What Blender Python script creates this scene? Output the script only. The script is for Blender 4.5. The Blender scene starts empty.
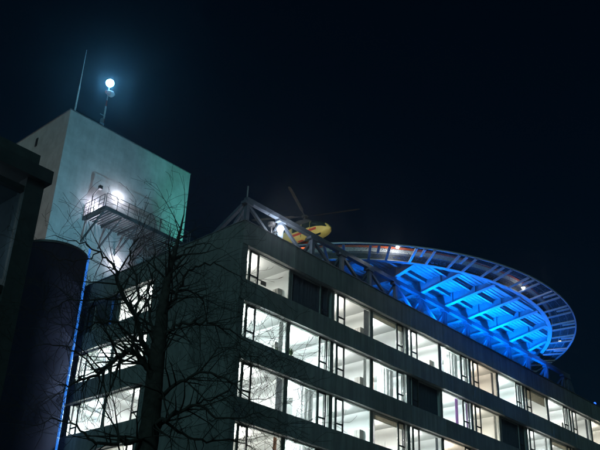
import bpy, math, random
from mathutils import Vector, Matrix
R = math.radians
random.seed(7)
scene = bpy.context.scene
col = scene.collection

# ------------------------------------------------------------------ camera
cam_d = bpy.data.cameras.new('camera'); cam = bpy.data.objects.new('camera', cam_d); col.objects.link(cam)
cam_d.sensor_width = 36.0; cam_d.lens = 881.3 / 600 * 36
cam_d.clip_start = 0.1; cam_d.clip_end = 3000
PITCH, ROLL, YAW = R(28.0844), R(2.5522), R(46.5384)
fwd = Vector((math.sin(YAW) * math.cos(PITCH), math.cos(YAW) * math.cos(PITCH), math.sin(PITCH)))
rt0 = Vector((math.cos(YAW), -math.sin(YAW), 0)); up0 = rt0.cross(fwd)
rt = rt0 * math.cos(ROLL) + up0 * math.sin(ROLL)
up = up0 * math.cos(ROLL) - rt0 * math.sin(ROLL)
m = Matrix((rt, up, -fwd)).transposed().to_4x4(); m.translation = (0, 0, 1.6)
cam.matrix_world = m
scene.camera = cam

# ------------------------------------------------------------------ world, moon, exposure
world = bpy.data.worlds.new('World'); scene.world = world; world.use_nodes = True
wn = world.node_tree; bg = wn.nodes['Background']
sky = wn.nodes.new('ShaderNodeTexSky'); sky.sky_type = 'NISHITA'; sky.sun_disc = False
MOON_EL, MOON_AZ = 24, 213           # azimuth of the light's origin, degrees from +X counter-clockwise
sky.sun_elevation = R(MOON_EL); sky.sun_rotation = R(90 - MOON_AZ)
tint = wn.nodes.new('ShaderNodeMix'); tint.data_type = 'RGBA'; tint.blend_type = 'MULTIPLY'
tint.inputs[0].default_value = 1; tint.inputs[7].default_value = (0.12, 0.62, 0.95, 1)
wn.links.new(sky.outputs[0], tint.inputs[6]); wn.links.new(tint.outputs[2], bg.inputs[0])
bg.inputs[1].default_value = 0.0020
sun_d = bpy.data.lights.new('moon', 'SUN'); sun = bpy.data.objects.new('moon', sun_d); col.objects.link(sun)
sun_d.energy = 0.32; sun_d.angle = R(12); sun_d.color = (0.45, 0.98, 1.0)
to = -Vector((math.cos(R(MOON_AZ)) * math.cos(R(MOON_EL)), math.sin(R(MOON_AZ)) * math.cos(R(MOON_EL)), math.sin(R(MOON_EL))))
sun.rotation_euler = to.to_track_quat('-Z', 'Y').to_euler()
scene.view_settings.view_transform = 'Standard'; scene.view_settings.look = 'None'
scene.view_settings.exposure = 0; scene.view_settings.gamma = 1
scene.render.engine = 'CYCLES'
scene.cycles.use_denoising = True
scene.cycles.max_bounces = 8; scene.cycles.transparent_max_bounces = 16
scene.cycles.sample_clamp_indirect = 4; scene.cycles.volume_bounces = 0

# ------------------------------------------------------------------ materials
MATS = {}
def mat(name, color, rough=0.7, metal=0.0, noise=0.25, scale=3.0, bump=0.0, emit=None, strength=0, spec=0.4):
    if name in MATS: return MATS[name]
    mt = bpy.data.materials.new(name); mt.use_nodes = True; nt = mt.node_tree; b = nt.nodes['Principled BSDF']
    b.inputs['Roughness'].default_value = rough; b.inputs['Metallic'].default_value = metal
    b.inputs['Specular IOR Level'].default_value = spec
    tc = nt.nodes.new('ShaderNodeTexCoord')
    n = nt.nodes.new('ShaderNodeTexNoise'); n.inputs['Scale'].default_value = scale; n.inputs['Detail'].default_value = 6; n.inputs['Roughness'].default_value = 0.65
    geo = nt.nodes.new('ShaderNodeNewGeometry')
    nt.links.new(geo.outputs['Position'] if bump != -1 else tc.outputs['Object'], n.inputs['Vector'])
    r = nt.nodes.new('ShaderNodeValToRGB')
    lo = tuple(max(0, c * (1 - noise)) for c in color) + (1,); hi = tuple(min(1, c * (1 + noise)) for c in color) + (1,)
    r.color_ramp.elements[0].position = 0.3; r.color_ramp.elements[1].position = 0.7
    r.color_ramp.elements[0].color = lo; r.color_ramp.elements[1].color = hi
    nt.links.new(n.outputs['Fac'], r.inputs[0]); nt.links.new(r.outputs[0], b.inputs['Base Color'])
    if bump > 0:
        bp = nt.nodes.new('ShaderNodeBump'); bp.inputs['Strength'].default_value = bump; bp.inputs['Distance'].default_value = 0.02
        n2 = nt.nodes.new('ShaderNodeTexNoise'); n2.inputs['Scale'].default_value = scale * 9; n2.inputs['Detail'].default_value = 5
        nt.links.new(geo.outputs['Position'], n2.inputs['Vector'])
        nt.links.new(n2.outputs['Fac'], bp.inputs['Height']); nt.links.new(bp.outputs[0], b.inputs['Normal'])
    if emit:
        b.inputs['Emission Color'].default_value = (*emit, 1); b.inputs['Emission Strength'].default_value = strength
    MATS[name] = mt; return mt
def streaked(name, color, amount=0.35):
    # concrete with rain streaks that run down the face
    mt = mat(name, color, 0.85, noise=0.18, scale=0.9, bump=0.25); nt = mt.node_tree
    geo = nt.nodes.new('ShaderNodeNewGeometry'); mp = nt.nodes.new('ShaderNodeMapping'); mp.inputs['Scale'].default_value = (3.2, 3.2, 0.22)
    n = nt.nodes.new('ShaderNodeTexNoise'); n.inputs['Scale'].default_value = 1.3; n.inputs['Detail'].default_value = 7
    nt.links.new(geo.outputs['Position'], mp.inputs[0]); nt.links.new(mp.outputs[0], n.inputs['Vector'])
    rp = nt.nodes.new('ShaderNodeValToRGB'); rp.color_ramp.elements[0].position = 0.38; rp.color_ramp.elements[1].position = 0.62
    rp.color_ramp.elements[0].color = (1 - amount,) * 3 + (1,); rp.color_ramp.elements[1].color = (1, 1, 1, 1)
    nt.links.new(n.outputs['Fac'], rp.inputs[0])
    b = nt.nodes['Principled BSDF']; src = b.inputs['Base Color'].links[0].from_socket
    mx = nt.nodes.new('ShaderNodeMix'); mx.data_type = 'RGBA'; mx.blend_type = 'MULTIPLY'; mx.inputs[0].default_value = 1
    nt.links.new(src, mx.inputs[6]); nt.links.new(rp.outputs[0], mx.inputs[7]); nt.links.new(mx.outputs[2], b.inputs['Base Color'])
    oi = nt.nodes.new('ShaderNodeObjectInfo'); mr = nt.nodes.new('ShaderNodeMapRange')
    mr.inputs[3].default_value = 0.82; mr.inputs[4].default_value = 1.12; nt.links.new(oi.outputs['Random'], mr.inputs[0])
    m2 = nt.nodes.new('ShaderNodeMix'); m2.data_type = 'RGBA'; m2.blend_type = 'MULTIPLY'; m2.inputs[0].default_value = 1
    nt.links.new(mx.outputs[2], m2.inputs[6]); nt.links.new(mr.outputs[0], m2.inputs[7]); nt.links.new(m2.outputs[2], b.inputs['Base Color'])
    return mt
def glassmat(name, tintc=(1, 1, 1), gloss=0.10, rough=0.02):
    mt = bpy.data.materials.new(name); mt.use_nodes = True; nt = mt.node_tree; nt.nodes.clear()
    o = nt.nodes.new('ShaderNodeOutputMaterial'); t = nt.nodes.new('ShaderNodeBsdfTransparent'); g = nt.nodes.new('ShaderNodeBsdfGlossy')
    t.inputs[0].default_value = (*tintc, 1); g.inputs['Roughness'].default_value = rough
    fr = nt.nodes.new('ShaderNodeLayerWeight'); pw = nt.nodes.new('ShaderNodeMath'); pw.operation = 'POWER'; pw.inputs[1].default_value = 4
    nt.links.new(fr.outputs['Facing'], pw.inputs[0])
    ad = nt.nodes.new('ShaderNodeMath'); ad.operation = 'MULTIPLY_ADD'; ad.inputs[1].default_value = 0.5; ad.inputs[2].default_value = gloss / 2; ad.use_clamp = True
    nt.links.new(pw.outputs[0], ad.inputs[0])
    mx = nt.nodes.new('ShaderNodeMixShader'); nt.links.new(ad.outputs[0], mx.inputs[0])
    nt.links.new(t.outputs[0], mx.inputs[1]); nt.links.new(g.outputs[0], mx.inputs[2]); nt.links.new(mx.outputs[0], o.inputs[0])
    MATS[name] = mt; return mt
def netmat():
    # open steel wire mesh, too fine to build wire by wire: mostly holes
    mt = bpy.data.materials.new('wire_net'); mt.use_nodes = True; nt = mt.node_tree; nt.nodes.clear()
    o = nt.nodes.new('ShaderNodeOutputMaterial'); t = nt.nodes.new('ShaderNodeBsdfTransparent'); d = nt.nodes.new('ShaderNodeBsdfDiffuse')
    d.inputs[0].default_value = (0.35, 0.37, 0.4, 1)
    geo = nt.nodes.new('ShaderNodeNewGeometry'); v = nt.nodes.new('ShaderNodeTexVoronoi'); v.feature = 'DISTANCE_TO_EDGE'; v.inputs['Scale'].default_value = 9
    nt.links.new(geo.outputs['Position'], v.inputs['Vector'])
    lt = nt.nodes.new('ShaderNodeMath'); lt.operation = 'LESS_THAN'; lt.inputs[1].default_value = 0.045; nt.links.new(v.outputs['Distance'], lt.inputs[0])
    mx = nt.nodes.new('ShaderNodeMixShader'); nt.links.new(lt.outputs[0], mx.inputs[0]); nt.links.new(t.outputs[0], mx.inputs[1]); nt.links.new(d.outputs[0], mx.inputs[2])
    nt.links.new(mx.outputs[0], o.inputs[0]); return mt

CONC = streaked('concrete_panel', (0.30, 0.31, 0.30), 0.3)
CORE = mat('concrete_core', (0.22, 0.22, 0.21), 0.9)
GABLE = streaked('gable_concrete', (0.25, 0.26, 0.255), 0.2)
PLASTER = streaked('tower_plaster', (0.62, 0.62, 0.62), 0.07)
COPING = mat('coping_metal', (0.35, 0.36, 0.37), 0.45, 0.7, scale=5)
LFRAME = mat('light_frame', (0.42, 0.44, 0.42), 0.55, scale=6)
FRAME = mat('dark_frame', (0.028, 0.030, 0.030), 0.5, scale=8)
PIER = mat('pier_grey', (0.20, 0.20, 0.19), 0.7, scale=4)
GLASS = glassmat('window_glass')
DGLASS = glassmat('office_glass', (0.75, 0.85, 0.9), 0.2, 0.05)
ROOM = mat('room_paint', (0.75, 0.78, 0.765), 0.8, noise=0.04, scale=0.8)
ROOF = mat('roof_gravel', (0.16, 0.16, 0.155), 0.95, scale=14)
STEEL = mat('painted_steel', (0.55, 0.57, 0.60), 0.45, 0.15, noise=0.14, scale=6)
GALV = mat('galvanised_steel', (0.48, 0.50, 0.52), 0.45, 0.6, noise=0.2, scale=9)
TRUSS = mat('truss_steel', (0.13, 0.165, 0.22), 0.5, 0.1, noise=0.2, scale=5)
SOFFIT = mat('corrugated_soffit', (0.62, 0.65, 0.68), 0.4, 0.2, noise=0.16, scale=2.2)
KERBW = mat('kerb_white', (0.72, 0.72, 0.72), 0.55, scale=7)
KERBR = mat('kerb_orange', (0.72, 0.13, 0.04), 0.5, scale=7)
DARKST = mat('dark_steel', (0.05, 0.055, 0.06), 0.5, 0.4)
NET = netmat()
BARK = mat('bark', (0.06, 0.052, 0.045), 0.95, noise=0.4, scale=12, bump=0.6)
LAMPBODY = mat('lamp_body', (0.08, 0.08, 0.085), 0.5, 0.5)

# ------------------------------------------------------------------ mesh helpers
ORG = {}
def tag(o, label=None, cat=None, group=None, kind=None):
    if label: o['label'] = label
    if cat: o['category'] = cat
    if group: o['group'] = group
    if kind: o['kind'] = kind
    return o
def empty(name, loc, label, cat, group=None):
    o = bpy.data.objects.new(name, None); o.empty_display_size = 0.3; col.objects.link(o); o.location = loc
    ORG[o] = Vector(loc); return tag(o, label, cat, group)
BOXF = [(0, 3, 2, 1), (4, 5, 6, 7), (0, 1, 5, 4), (1, 2, 6, 5), (2, 3, 7, 6), (3, 0, 4, 7)]
class MB:
    def __init__(s, fn=None): s.v = []; s.f = []; s.mi = []; s.fn = fn; s.cur = 0; s.smooth = []; s.sm = False
    def add(s, vs, fs):
        o = len(s.v); s.v += [tuple(s.fn(*p)) if s.fn else tuple(p) for p in vs]
        s.f += [tuple(i + o for i in f) for f in fs]; s.mi += [s.cur] * len(fs); s.smooth += [s.sm] * len(fs); return s
    def box(s, x0, x1, y0, y1, z0, z1):
        return s.add([(x0, y0, z0), (x1, y0, z0), (x1, y1, z0), (x0, y1, z0), (x0, y0, z1), (x1, y0, z1), (x1, y1, z1), (x0, y1, z1)], BOXF)
    def bar(s, p, q, w, h=None, upv=(0, 0, 1)):
        h = h or w; p = Vector(p); q = Vector(q); d = (q - p).normalized(); u = Vector(upv)
        if abs(d.dot(u)) > 0.98: u = Vector((0, 1, 0))
        a = d.cross(u).normalized(); b = a.cross(d).normalized(); vs = []
        for c in (p, q):
            for i, j in ((-1, -1), (1, -1), (1, 1), (-1, 1)): vs.append(c + a * (i * w / 2) + b * (j * h / 2))
        return s.add(vs, BOXF)
    def tube(s, pts, rad, n=8, cap=True):
        pts = [Vector(p) for p in pts]; rad = rad if hasattr(rad, '__len__') else [rad] * len(pts)
        vs = []; fs = []; ref = None
        for i, p in enumerate(pts):
            d = (pts[min(i + 1, len(pts) - 1)] - pts[max(i - 1, 0)]).normalized()
            if ref is None: ref = Vector((0, 0, 1)) if abs(d.z) < 0.9 else Vector((1, 0, 0))
            a = d.cross(ref).normalized(); b = a.cross(d).normalized(); ref = b
            for k in range(n):
                t = 2 * math.pi * k / n; vs.append(p + (a * math.cos(t) + b * math.sin(t)) * rad[i])
        for i in range(len(pts) - 1):
            for k in range(n): fs.append((i * n + k, i * n + (k + 1) % n, (i + 1) * n + (k + 1) % n, (i + 1) * n + k))
        if cap: fs.append(tuple(range(n))[::-1]); fs.append(tuple(range((len(pts) - 1) * n, len(pts) * n)))
        return s.add(vs, fs)
    def lathe(s, prof, n=48, c=(0, 0, 0), closed=True, a0=0, a1=360):
        full = abs(a1 - a0 - 360) < 1e-6; m = n if full else n + 1; vs = []; fs = []; k = len(prof)
        for i in range(m):
            t = R(a0 + (a1 - a0) * i / n)
            for (r, z) in prof: vs.append((c[0] + r * math.cos(t), c[1] + r * math.sin(t), c[2] + z))
        for i in range(n):
            j = (i + 1) % m
            for q in range(k if closed else k - 1):
                w = (q + 1) % k; fs.append((i * k + q, j * k + q, j * k + w, i * k + w))
        return s.add(vs, fs)
    def build(s, name, mats, parent=None):
        org = ORG.get(parent, Vector((0, 0, 0)))
        me = bpy.data.meshes.new(name); me.from_pydata([(v[0] - org.x, v[1] - org.y, v[2] - org.z) for v in s.v], [], s.f)
        for mt in (mats if isinstance(mats, (list, tuple)) else [mats]): me.materials.append(mt)
        if any(s.mi): me.polygons.foreach_set('material_index', s.mi)
        if any(s.smooth): me.polygons.foreach_set('use_smooth', s.smooth)
        me.update()
        o = bpy.data.objects.new(name, me); col.objects.link(o)
        if parent: o.parent = parent; ORG[o] = org
        return o
def light(name, kind, loc, energy, color, parent=None, aim=None, size=0.1, angle=120, blend=0.6):
    d = bpy.data.lights.new(name, kind); d.energy = energy; d.color = color
    if kind == 'SPOT': d.spot_size = R(angle); d.spot_blend = blend
    if kind in ('POINT', 'SPOT'): d.shadow_soft_size = size
    if kind == 'AREA': d.size = size
    o = bpy.data.objects.new(name, d); col.objects.link(o); org = ORG.get(parent, Vector((0, 0, 0)))
    o.location = Vector(loc) - org
    if aim: o.rotation_euler = (Vector(aim) - Vector(loc)).to_track_quat('-Z', 'Y').to_euler()
    if parent: o.parent = parent
    return o
def copy_tree(o, parent=None):
    c = o.copy(); col.objects.link(c); c.parent = parent; ORG[c] = ORG.get(o, Vector())
    for ch in list(o.children): copy_tree(ch, c)
    return c
ORD = ['first', 'second', 'third', 'fourth', 'fifth', 'sixth', 'seventh', 'eighth', 'ninth', 'tenth', 'eleventh', 'twelfth', 'thirteenth']
ROWN = ['top', 'second', 'third', 'fourth', 'fifth']

# ------------------------------------------------------------------ ground
g = MB().add([(-700, -700, 0), (900, -700, 0), (900, 900, 0), (-700, 900, 0)], [(0, 1, 2, 3)]).build('ground', mat('asphalt', (0.05, 0.05, 0.05), 0.9, scale=6))
tag(g, kind='structure')
g = MB().box(-8, 29.5, 8.5, 21.5, 0.004, 0.12).build('lawn', mat('lawn_grass', (0.04, 0.06, 0.025), 0.95, scale=20)); tag(g, kind='structure')

# ------------------------------------------------------------------ hospital block
X0, Y0, XE, YE = 30.5, 33.3, 84.1, 76.0           # corner of the block and its far ends
BAY = 3.93; XB = 30.95; SILL, HEAD, FL = 22.2, 24.35, 3.4
NB, NR = 13, 5
PT, RZ = 25.8, 25.15                               # parapet top, roof surface
hosp = empty('hospital_building', (X0, Y0, 0), 'long concrete hospital block with rows of lit windows below the helipad', 'building')
main = lambda u, w, z: (XB + u, Y0 + w, z)
YB = 41.15
endf = lambda u, w, z: (X0 + w, YB + u, z)
# inner core behind the rooms, roof slab
MB().box(X0 + 6.6, XE, Y0 + 6.6, YE, 0, RZ - 0.35).build('core_wall', CORE, hosp)
rf = MB().box(X0 + 0.3, XE - 0.02, Y0 + 0.3, YE - 0.02, RZ - 0.3, RZ).build('roof', ROOF, hosp)
# lower walls below the fifth row
LZ = SILL - 4 * FL - 1.25
MB().box(X0 + 0.02, XE, Y0 + 0.02, Y0 + 0.4, 0, LZ - 0.02).build('lower_wall', CONC, hosp)
MB().box(X0 + 0.02, X0 + 0.4, Y0 + 0.41, YE, 0, LZ - 0.02).build('lower_wall', CONC, hosp)
# long facade: bands of panels
def band(fn, n, z0, z1, u0, last):
    b = MB(fn).box(u0 + 0.02, n * BAY + last - 0.02, 0.05, 0.40, z0 + 0.02, z1 - 0.02).build('spandrel_band', CORE, hosp)
    MB(fn).box(u0 + 0.02, n * BAY + last - 0.02, 0.055, 0.315, z0 - 0.004, z0 + 0.015).build('soffit', KERBW, b)
    for k in range(n):
        a = u0 if k == 0 else k * BAY + 0.018
        e = (k + 1) * BAY - 0.018 + (last if k == n - 1 else 0)
        MB(fn).box(a, e, random.uniform(0, 0.006), 0.05, z0, z1).build('panel', CONC, b)
    return b
for r in range(NR):
    z1 = SILL - r * FL; band(main, NB, z1 - 1.25, z1, XB * 0 - (XB - X0), XE - XB - NB * BAY)
    b = band(endf, 3, z1 - 1.25, z1, 0.012, 0)
band(main, NB, HEAD, PT, -(XB - X0), XE - XB - NB * BAY)
band(endf, 3, HEAD, PT, 0.012, 0)
# coping along both edges
MB().box(X0 - 0.04, XE, Y0 - 0.04, Y0 + 0.42, PT, PT + 0.06).build('coping', COPING, hosp)
MB().box(X0 - 0.04, X0 + 0.42, Y0 + 0.43, YE, PT, PT + 0.06).build('coping', COPING, hosp)
# blank gable on the short side, cast in storey-high panels
gb = MB().box(X0 + 0.05, X0 + 0.4, Y0 + 0.41, YB - 0.02, LZ, PT - 0.02).build('gable_wall', CORE, hosp)
zs = [LZ] + [SILL - r * FL - 1.25 for r in range(NR - 1, -1, -1)][1:] + [HEAD - 0.6, PT]
for i in range(len(zs) - 1):
    for (ya, yb) in ((Y0 + 0.31, 37.2), (37.2, YB)):
        MB().box(X0 + random.uniform(0, 0.012), X0 + 0.05, ya + 0.01, yb - 0.012, zs[i] + 0.012, zs[i + 1] - 0.012).build('panel', GABLE, gb)
# narrow pier at the corner beside the first window, and the wall past the end-wall windows
cp = MB().box(X0, XB - 0.0, Y0 + 0.055, Y0 + 0.30, LZ, HEAD - 0.005).build('corner_pier', GABLE, hosp)
MB().box(X0, X0 + 0.4, YB + 3 * BAY + 0.01, YE, LZ, PT - 0.02).build('gable_wall', GABLE, hosp)

def window(fn, k, r, mirrored, kind='main'):
    z0 = SILL - r * FL; z1 = HEAD - r * FL; a = k * BAY + 0.11; e = (k + 1) * BAY - 0.11
    w0, w1 = 0.32, 0.38
    f = MB(fn)
    U = lambda t: (a + t) if not mirrored else (e - t)
    def bx(t0, t1, wa, wb, za, zb, mb): u0, u1 = sorted((U(t0), U(t1))); mb.box(u0, u1, wa, wb, za, zb)
    L = e - a
    bx(0, L, w0, w1, z1 - 0.06, z1 - 0.004, f); bx(0, L, w0, w1, z0 + 0.002, z0 + 0.06, f)
    for t in (0.0, 0.30, 1.06, L - 0.06): bx(t, t + 0.06, w0 + 0.001, w1 - 0.001, z0 + 0.06, z1 - 0.06, f)
    win = f.build('window', LFRAME, hosp)
    s = MB(fn); bx(0.362, 0.44, w0 - 0.03, w1 - 0.012, z0 + 0.065, z1 - 0.065, s); bx(0.98, 1.058, w0 - 0.03, w1 - 0.012, z0 + 0.065, z1 - 0.065, s)
    for za, zb in ((z0 + 0.065, z0 + 0.14), (z0 + 0.52, z0 + 0.60), (z1 - 0.14, z1 - 0.065)): bx(0.44, 0.98, w0 - 0.028, w1 - 0.014, za, zb, s)
    s.build('sash', FRAME, win)
    for (t0, t1, za, zb) in ((0.062, 0.298, z0 + 0.062, z1 - 0.062), (0.442, 0.978, z0 + 0.142, z0 + 0.518), (0.442, 0.978, z0 + 0.602, z1 - 0.142), (1.122, L - 0.062, z0 + 0.062, z1 - 0.062)):
        p = MB(fn); bx(t0, t1, w0 + 0.028, w0 + 0.034, za, zb, p); p.build('pane', GLASS, win)
    # closing pier between two windows
    MB(fn).box((k + 1) * BAY - 0.108, (k + 1) * BAY + 0.108, w0 - 0.01, w1 + 0.02, z0 + 0.002, z1 - 0.004).build('pier', PIER, win)
    return win
def room(fn, k, r, depth=6.0):
    z0 = SILL - r * FL - 0.85; z1 = HEAD - r * FL + 0.012; a = k * BAY + 0.06; e = (k + 1) * BAY - 0.06; w0 = 0.41; w1 = depth
    v = [(a, w0, z0), (e, w0, z0), (e, w1, z0), (a, w1, z0), (a, w0, z1), (e, w0, z1), (e, w1, z1), (a, w1, z1)]
    mb = MB(fn).add(v, [(0, 1, 2, 3), (4, 5, 6, 7), (1, 2, 6, 5), (3, 0, 4, 7), (2, 3, 7, 6)])
    # wall below the sill and a ceiling cornice with a curtain track
    mb.add([(a, w0 + .001, z0), (e, w0 + .001, z0), (e, w0 + .001, z0 + 0.84), (a, w0 + .001, z0 + 0.84)], [(0, 1, 2, 3)])
    mb.box(a, e, 0.47, 0.50, z1 - 0.06, z1 - 0.005)
    mb.box(e - 0.02, e - 0.001, 2.2, 3.2, z0 + 0.01, z0 + 2.15)          # door lining on the side wall
    return mb.build('room', ROOM, hosp)
WARM = (1.0, 0.90, 0.76); CREAM = (1.0, 0.97, 0.90); PEACH = (1.0, 0.82, 0.66); COOL = (0.88, 1.0, 1.0); NEU = (0.96, 1.0, 0.98)
EMS = {}
def lampmat(c, b):
    key = 'tube_%.2f_%.2f_%.2f' % (c[1], c[2], b)
    if key not in EMS: EMS[key] = mat(key, (0.8, 0.8, 0.8), emit=c, strength=b)
    return EMS[key]
LIT = {0: [(.30, CREAM), None, (.50, CREAM), (.46, NEU), (1.0, NEU), (1.05, COOL), (.50, PEACH), (.95, COOL), (.50, CREAM), (.95, NEU), (.42, CREAM), (.7, WARM), (.6, NEU)],
       1: [(1.05, COOL), (1.0, COOL), (.62, NEU), (1.05, COOL), None, (.9, COOL), (.55, WARM), None, (.7, NEU), (.45, CREAM), None, (.8, COOL), (.6, NEU)],
       2: [(.8, NEU), (1.0, COOL), (.85, COOL), (.6, CREAM), (.55, NEU), (.62, PEACH), (.7, NEU), None, (.8, COOL), None, (.7, CREAM), (.6, NEU), None],
       3: [(.6, CREAM), (.9, COOL), (.7, NEU), None, (.8, COOL), (.6, CREAM), None, (.8, NEU), (.6, WARM), None, None, (.6, NEU), None],
       4: [None, (.7, NEU), None, None, (.8, COOL), None, (.6, WARM), None, None, (.6, NEU), None, None, None]}
LITE = {0: [(1.1, NEU), None, None], 1: [(.9, NEU), (1.3, COOL), None], 2: [(.7, NEU), (1.3, COOL), None], 3: [(.55, CREAM), None, None], 4: [None, (.5, NEU), None]}
LAMPK = 520
def ceiling_light(fn, k, r, b, c, where):
    z1 = HEAD - r * FL + 0.012; uc = k * BAY + 1.05
    base = fn(uc, 1.95, z1)
    t = empty('ceiling_light', base, 'hanging ceiling light in %s' % where, 'ceiling light', 'ceiling lights in the lit rooms')
    for uu in (uc - 0.4, uc + 0.4): MB(fn).box(uu - 0.008, uu + 0.008, 1.94, 1.956, z1 - 0.44, z1 - 0.004).build('hanger', KERBW, t)
    MB(fn).box(uc - 0.55, uc + 0.55, 1.80, 2.10, z1 - 0.50, z1 - 0.44).build('diffuser', lampmat(c, b * LAMPK), t)
CURT = {'white': mat('curtain_white', (0.72, 0.73, 0.72), 0.9, scale=5), 'purple': mat('curtain_purple', (0.30, 0.16, 0.36), 0.9, scale=5),
        'brown': mat('curtain_brown', (0.24, 0.13, 0.085), 0.9, scale=5), 'grey': mat('curtain_grey', (0.22, 0.24, 0.26), 0.9, scale=5), 'navy': mat('curtain_navy', (0.05, 0.07, 0.10), 0.9, scale=5)}
def sheer(mt, amount):
    # thin cloth that lets room light through
    nt = mt.node_tree; b = nt.nodes['Principled BSDF']; o = nt.nodes['Material Output']; tr = nt.nodes.new('ShaderNodeBsdfTranslucent'); mx = nt.nodes.new('ShaderNodeMixShader')
    nt.links.new(b.inputs['Base Color'].links[0].from_socket, tr.inputs[0]); mx.inputs[0].default_value = amount
    nt.links.new(b.outputs[0], mx.inputs[1]); nt.links.new(tr.outputs[0], mx.inputs[2]); nt.links.new(mx.outputs[0], o.inputs[0])
for c_ in ('white', 'purple', 'brown', 'grey'): sheer(CURT[c_], 0.6)
def curtain(fn, k, r, t0, t1, colname, where):
    z0 = SILL - r * FL - 0.7; z1 = HEAD - r * FL - 0.06; n = max(6, int((t1 - t0) / 0.035)); vs = []; fs = []
    for i in range(n + 1):
        u = k * BAY + t0 + (t1 - t0) * i / n; w = 0.56 + 0.045 * math.sin(i * 1.9) + 0.012 * math.sin(i * 5.1)
        vs += [(u, w, z0), (u, w + 0.01 * math.sin(i), z1)]
        if i: fs.append((2 * i - 2, 2 * i, 2 * i + 1, 2 * i - 1))
    o = MB(fn).add(vs, fs).build('curtain', CURT[colname])
    tag(o, '%s curtain in %s' % (colname, where), 'curtain', 'curtains behind the hospital windows')
def blind(fn, k, r, drop, where):
    z1 = HEAD - r * FL - 0.07; a = k * BAY + 0.2; e = (k + 1) * BAY - 0.2
    t = empty('roller_blind', fn(a, 0.45, z1), 'cream roller blind partly lowered in %s' % where, 'blind', 'roller blinds in the hospital windows')
    new_ = 'blind_cloth' not in MATS; bm_ = mat('blind_cloth', (0.66, 0.63, 0.55), 0.9, scale=4)
    if new_: sheer(bm_, 0.6)
    MB(fn).box(a, e, 0.415, 0.47, z1 - 0.07, z1).build('roller', LFRAME, t)
    MB(fn).box(a + 0.01, e - 0.01, 0.44, 0.444, z1 - drop, z1 - 0.071).build('cloth', bm_, t)
    MB(fn).box(a + 0.01, e - 0.01, 0.432, 0.452, z1 - drop - 0.03, z1 - drop - 0.001).build('bottom_bar', LFRAME, t)
def wardrobe(fn, k, r, where):
    z0 = SILL - r * FL - 0.85; e = (k + 1) * BAY - 0.09
    t = empty('wardrobe', fn(e, 1.0, z0), 'grey wardrobe in %s' % where, 'wardrobe', 'wardrobes in the hospital rooms')
    wm = mat('wardrobe_laminate', (0.30, 0.29, 0.27), 0.5, scale=3)
    MB(fn).box(e - 0.34, e, 0.9, 1.36, z0 + 0.003, z0 + 1.8).build('cabinet', wm, t)
    for a in (0.91, 1.14): MB(fn).box(e - 0.36, e - 0.341, a, a + 0.21, z0 + 0.08, z0 + 1.77).build('door', wm, t)
for r in range(NR):
    for k in range(NB):
        mir = bool(k % 2)
        window(main, k, r, mir); room(main, k, r)
        where = '%s room from the corner, %s row, long facade' % (ORD[k], ROWN[r])
        L = LIT[r][k]
        sx = k * BAY + (0.12 if not mir else BAY - 0.42)
        if L:
            ceiling_light(main, k, r, L[0], L[1], where)
            cn = 'white'
            if (r, k) in ((1, 5),): cn = 'purple'
            if (r, k) in ((0, 6), (2, 4)): cn = 'brown'
            if (r, k) in ((2, 3), (0, 7), (1, 2)): cn = 'grey'
            curtain(main, k, r, sx - k * BAY, sx - k * BAY + 0.30, cn, where)
            o0 = BAY - 0.52 if not mir else 0.16
            if (r * 5 + k * 3) % 4: curtain(main, k, r, o0, o0 + 0.22 + 0.1 * ((k + r) % 3), ('grey', 'white', 'grey', 'brown')[(k * 2 + r) % 4], where + ', pane side')
            if (r, k) == (1, 5): curtain(main, k, r, 2.1, 2.45, 'purple', where + ', middle one')
            if (r, k) in ((0, 0), (0, 2), (0, 4), (1, 0), (1, 2), (2, 2), (0, 9), (1, 8)): wardrobe(main, k, r, where)
            if (r, k) in ((2, 1), (0, 5), (1, 3), (2, 6), (3, 1)): curtain(main, k, r, 0.9, 2.6, 'white', where + ', wide one')
            if (r, k) in ((0, 8), (2, 3), (0, 3), (1, 9)): blind(main, k, r, 0.35 + 0.2 * (k % 3), where)
        elif r < 3:
            curtain(main, k, r, 0.15, BAY - 0.2, 'navy', where)
    for k in range(3):
        window(endf, k, r, bool(k % 2)); room(endf, k, r, 5.9)
        where = '%s room left of gable, %s row, end facade' % (ORD[k], ROWN[r])
        L = LITE[r][k]
        if L:
            ceiling_light(endf, k, r, L[0], L[1], where)
            curtain(endf, k, r, 0.15, 0.6, 'white' if k else 'brown', where)

# small things standing on window sills
def sill_plant(k, r, u, s, label):
    z = SILL - r * FL - 0.0; t = empty('potted_plant', main(k * BAY + u, 0.5, z), label, 'plant', 'pot plants on the window sills')
    x, y, zz = main(k * BAY + u, 0.52, z)
    MB().lathe([(0.001, 0.0), (0.07 * s, 0.0), (0.095 * s, 0.16 * s), (0.001, 0.16 * s)], 10, (x, y, zz)).build('pot', mat('pot_dark', (0.06, 0.05, 0.05)), t)
    mb = MB(); rr = random.Random(k * 7 + r)
    for i in range(16):
        a = rr.uniform(0, 6.28); d = Vector((math.cos(a) * rr.uniform(.05, .2), math.sin(a) * .1, rr.uniform(.1, .38))) * s; p = Vector((x, y, zz + 0.15 * s)); q = p + d
        sd = d.cross(Vector((0, 0, 1))).normalized() * 0.035 * s
        mb.add([p, p + d * .6 + sd, q, p + d * .6 - sd], [(0, 1, 2, 3)])
    mb.build('leaves', mat('plant_leaf', (0.05, 0.09, 0.03)), t)
sill_plant(1, 1, 0.55, 1.5, 'dark pot plant on the sill of the second window, second row')
sill_plant(0, 1, 3.25, 0.8, 'small pot plant in the right corner of the first window, second row')
sill_plant(6, 1, 0.35, 1.2, 'pot plant on the sill of the cream room, second row')
sill_plant(5, 0, 3.3, 0.7, 'tiny pot plant on the sill of the sixth window, top row')
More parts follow.
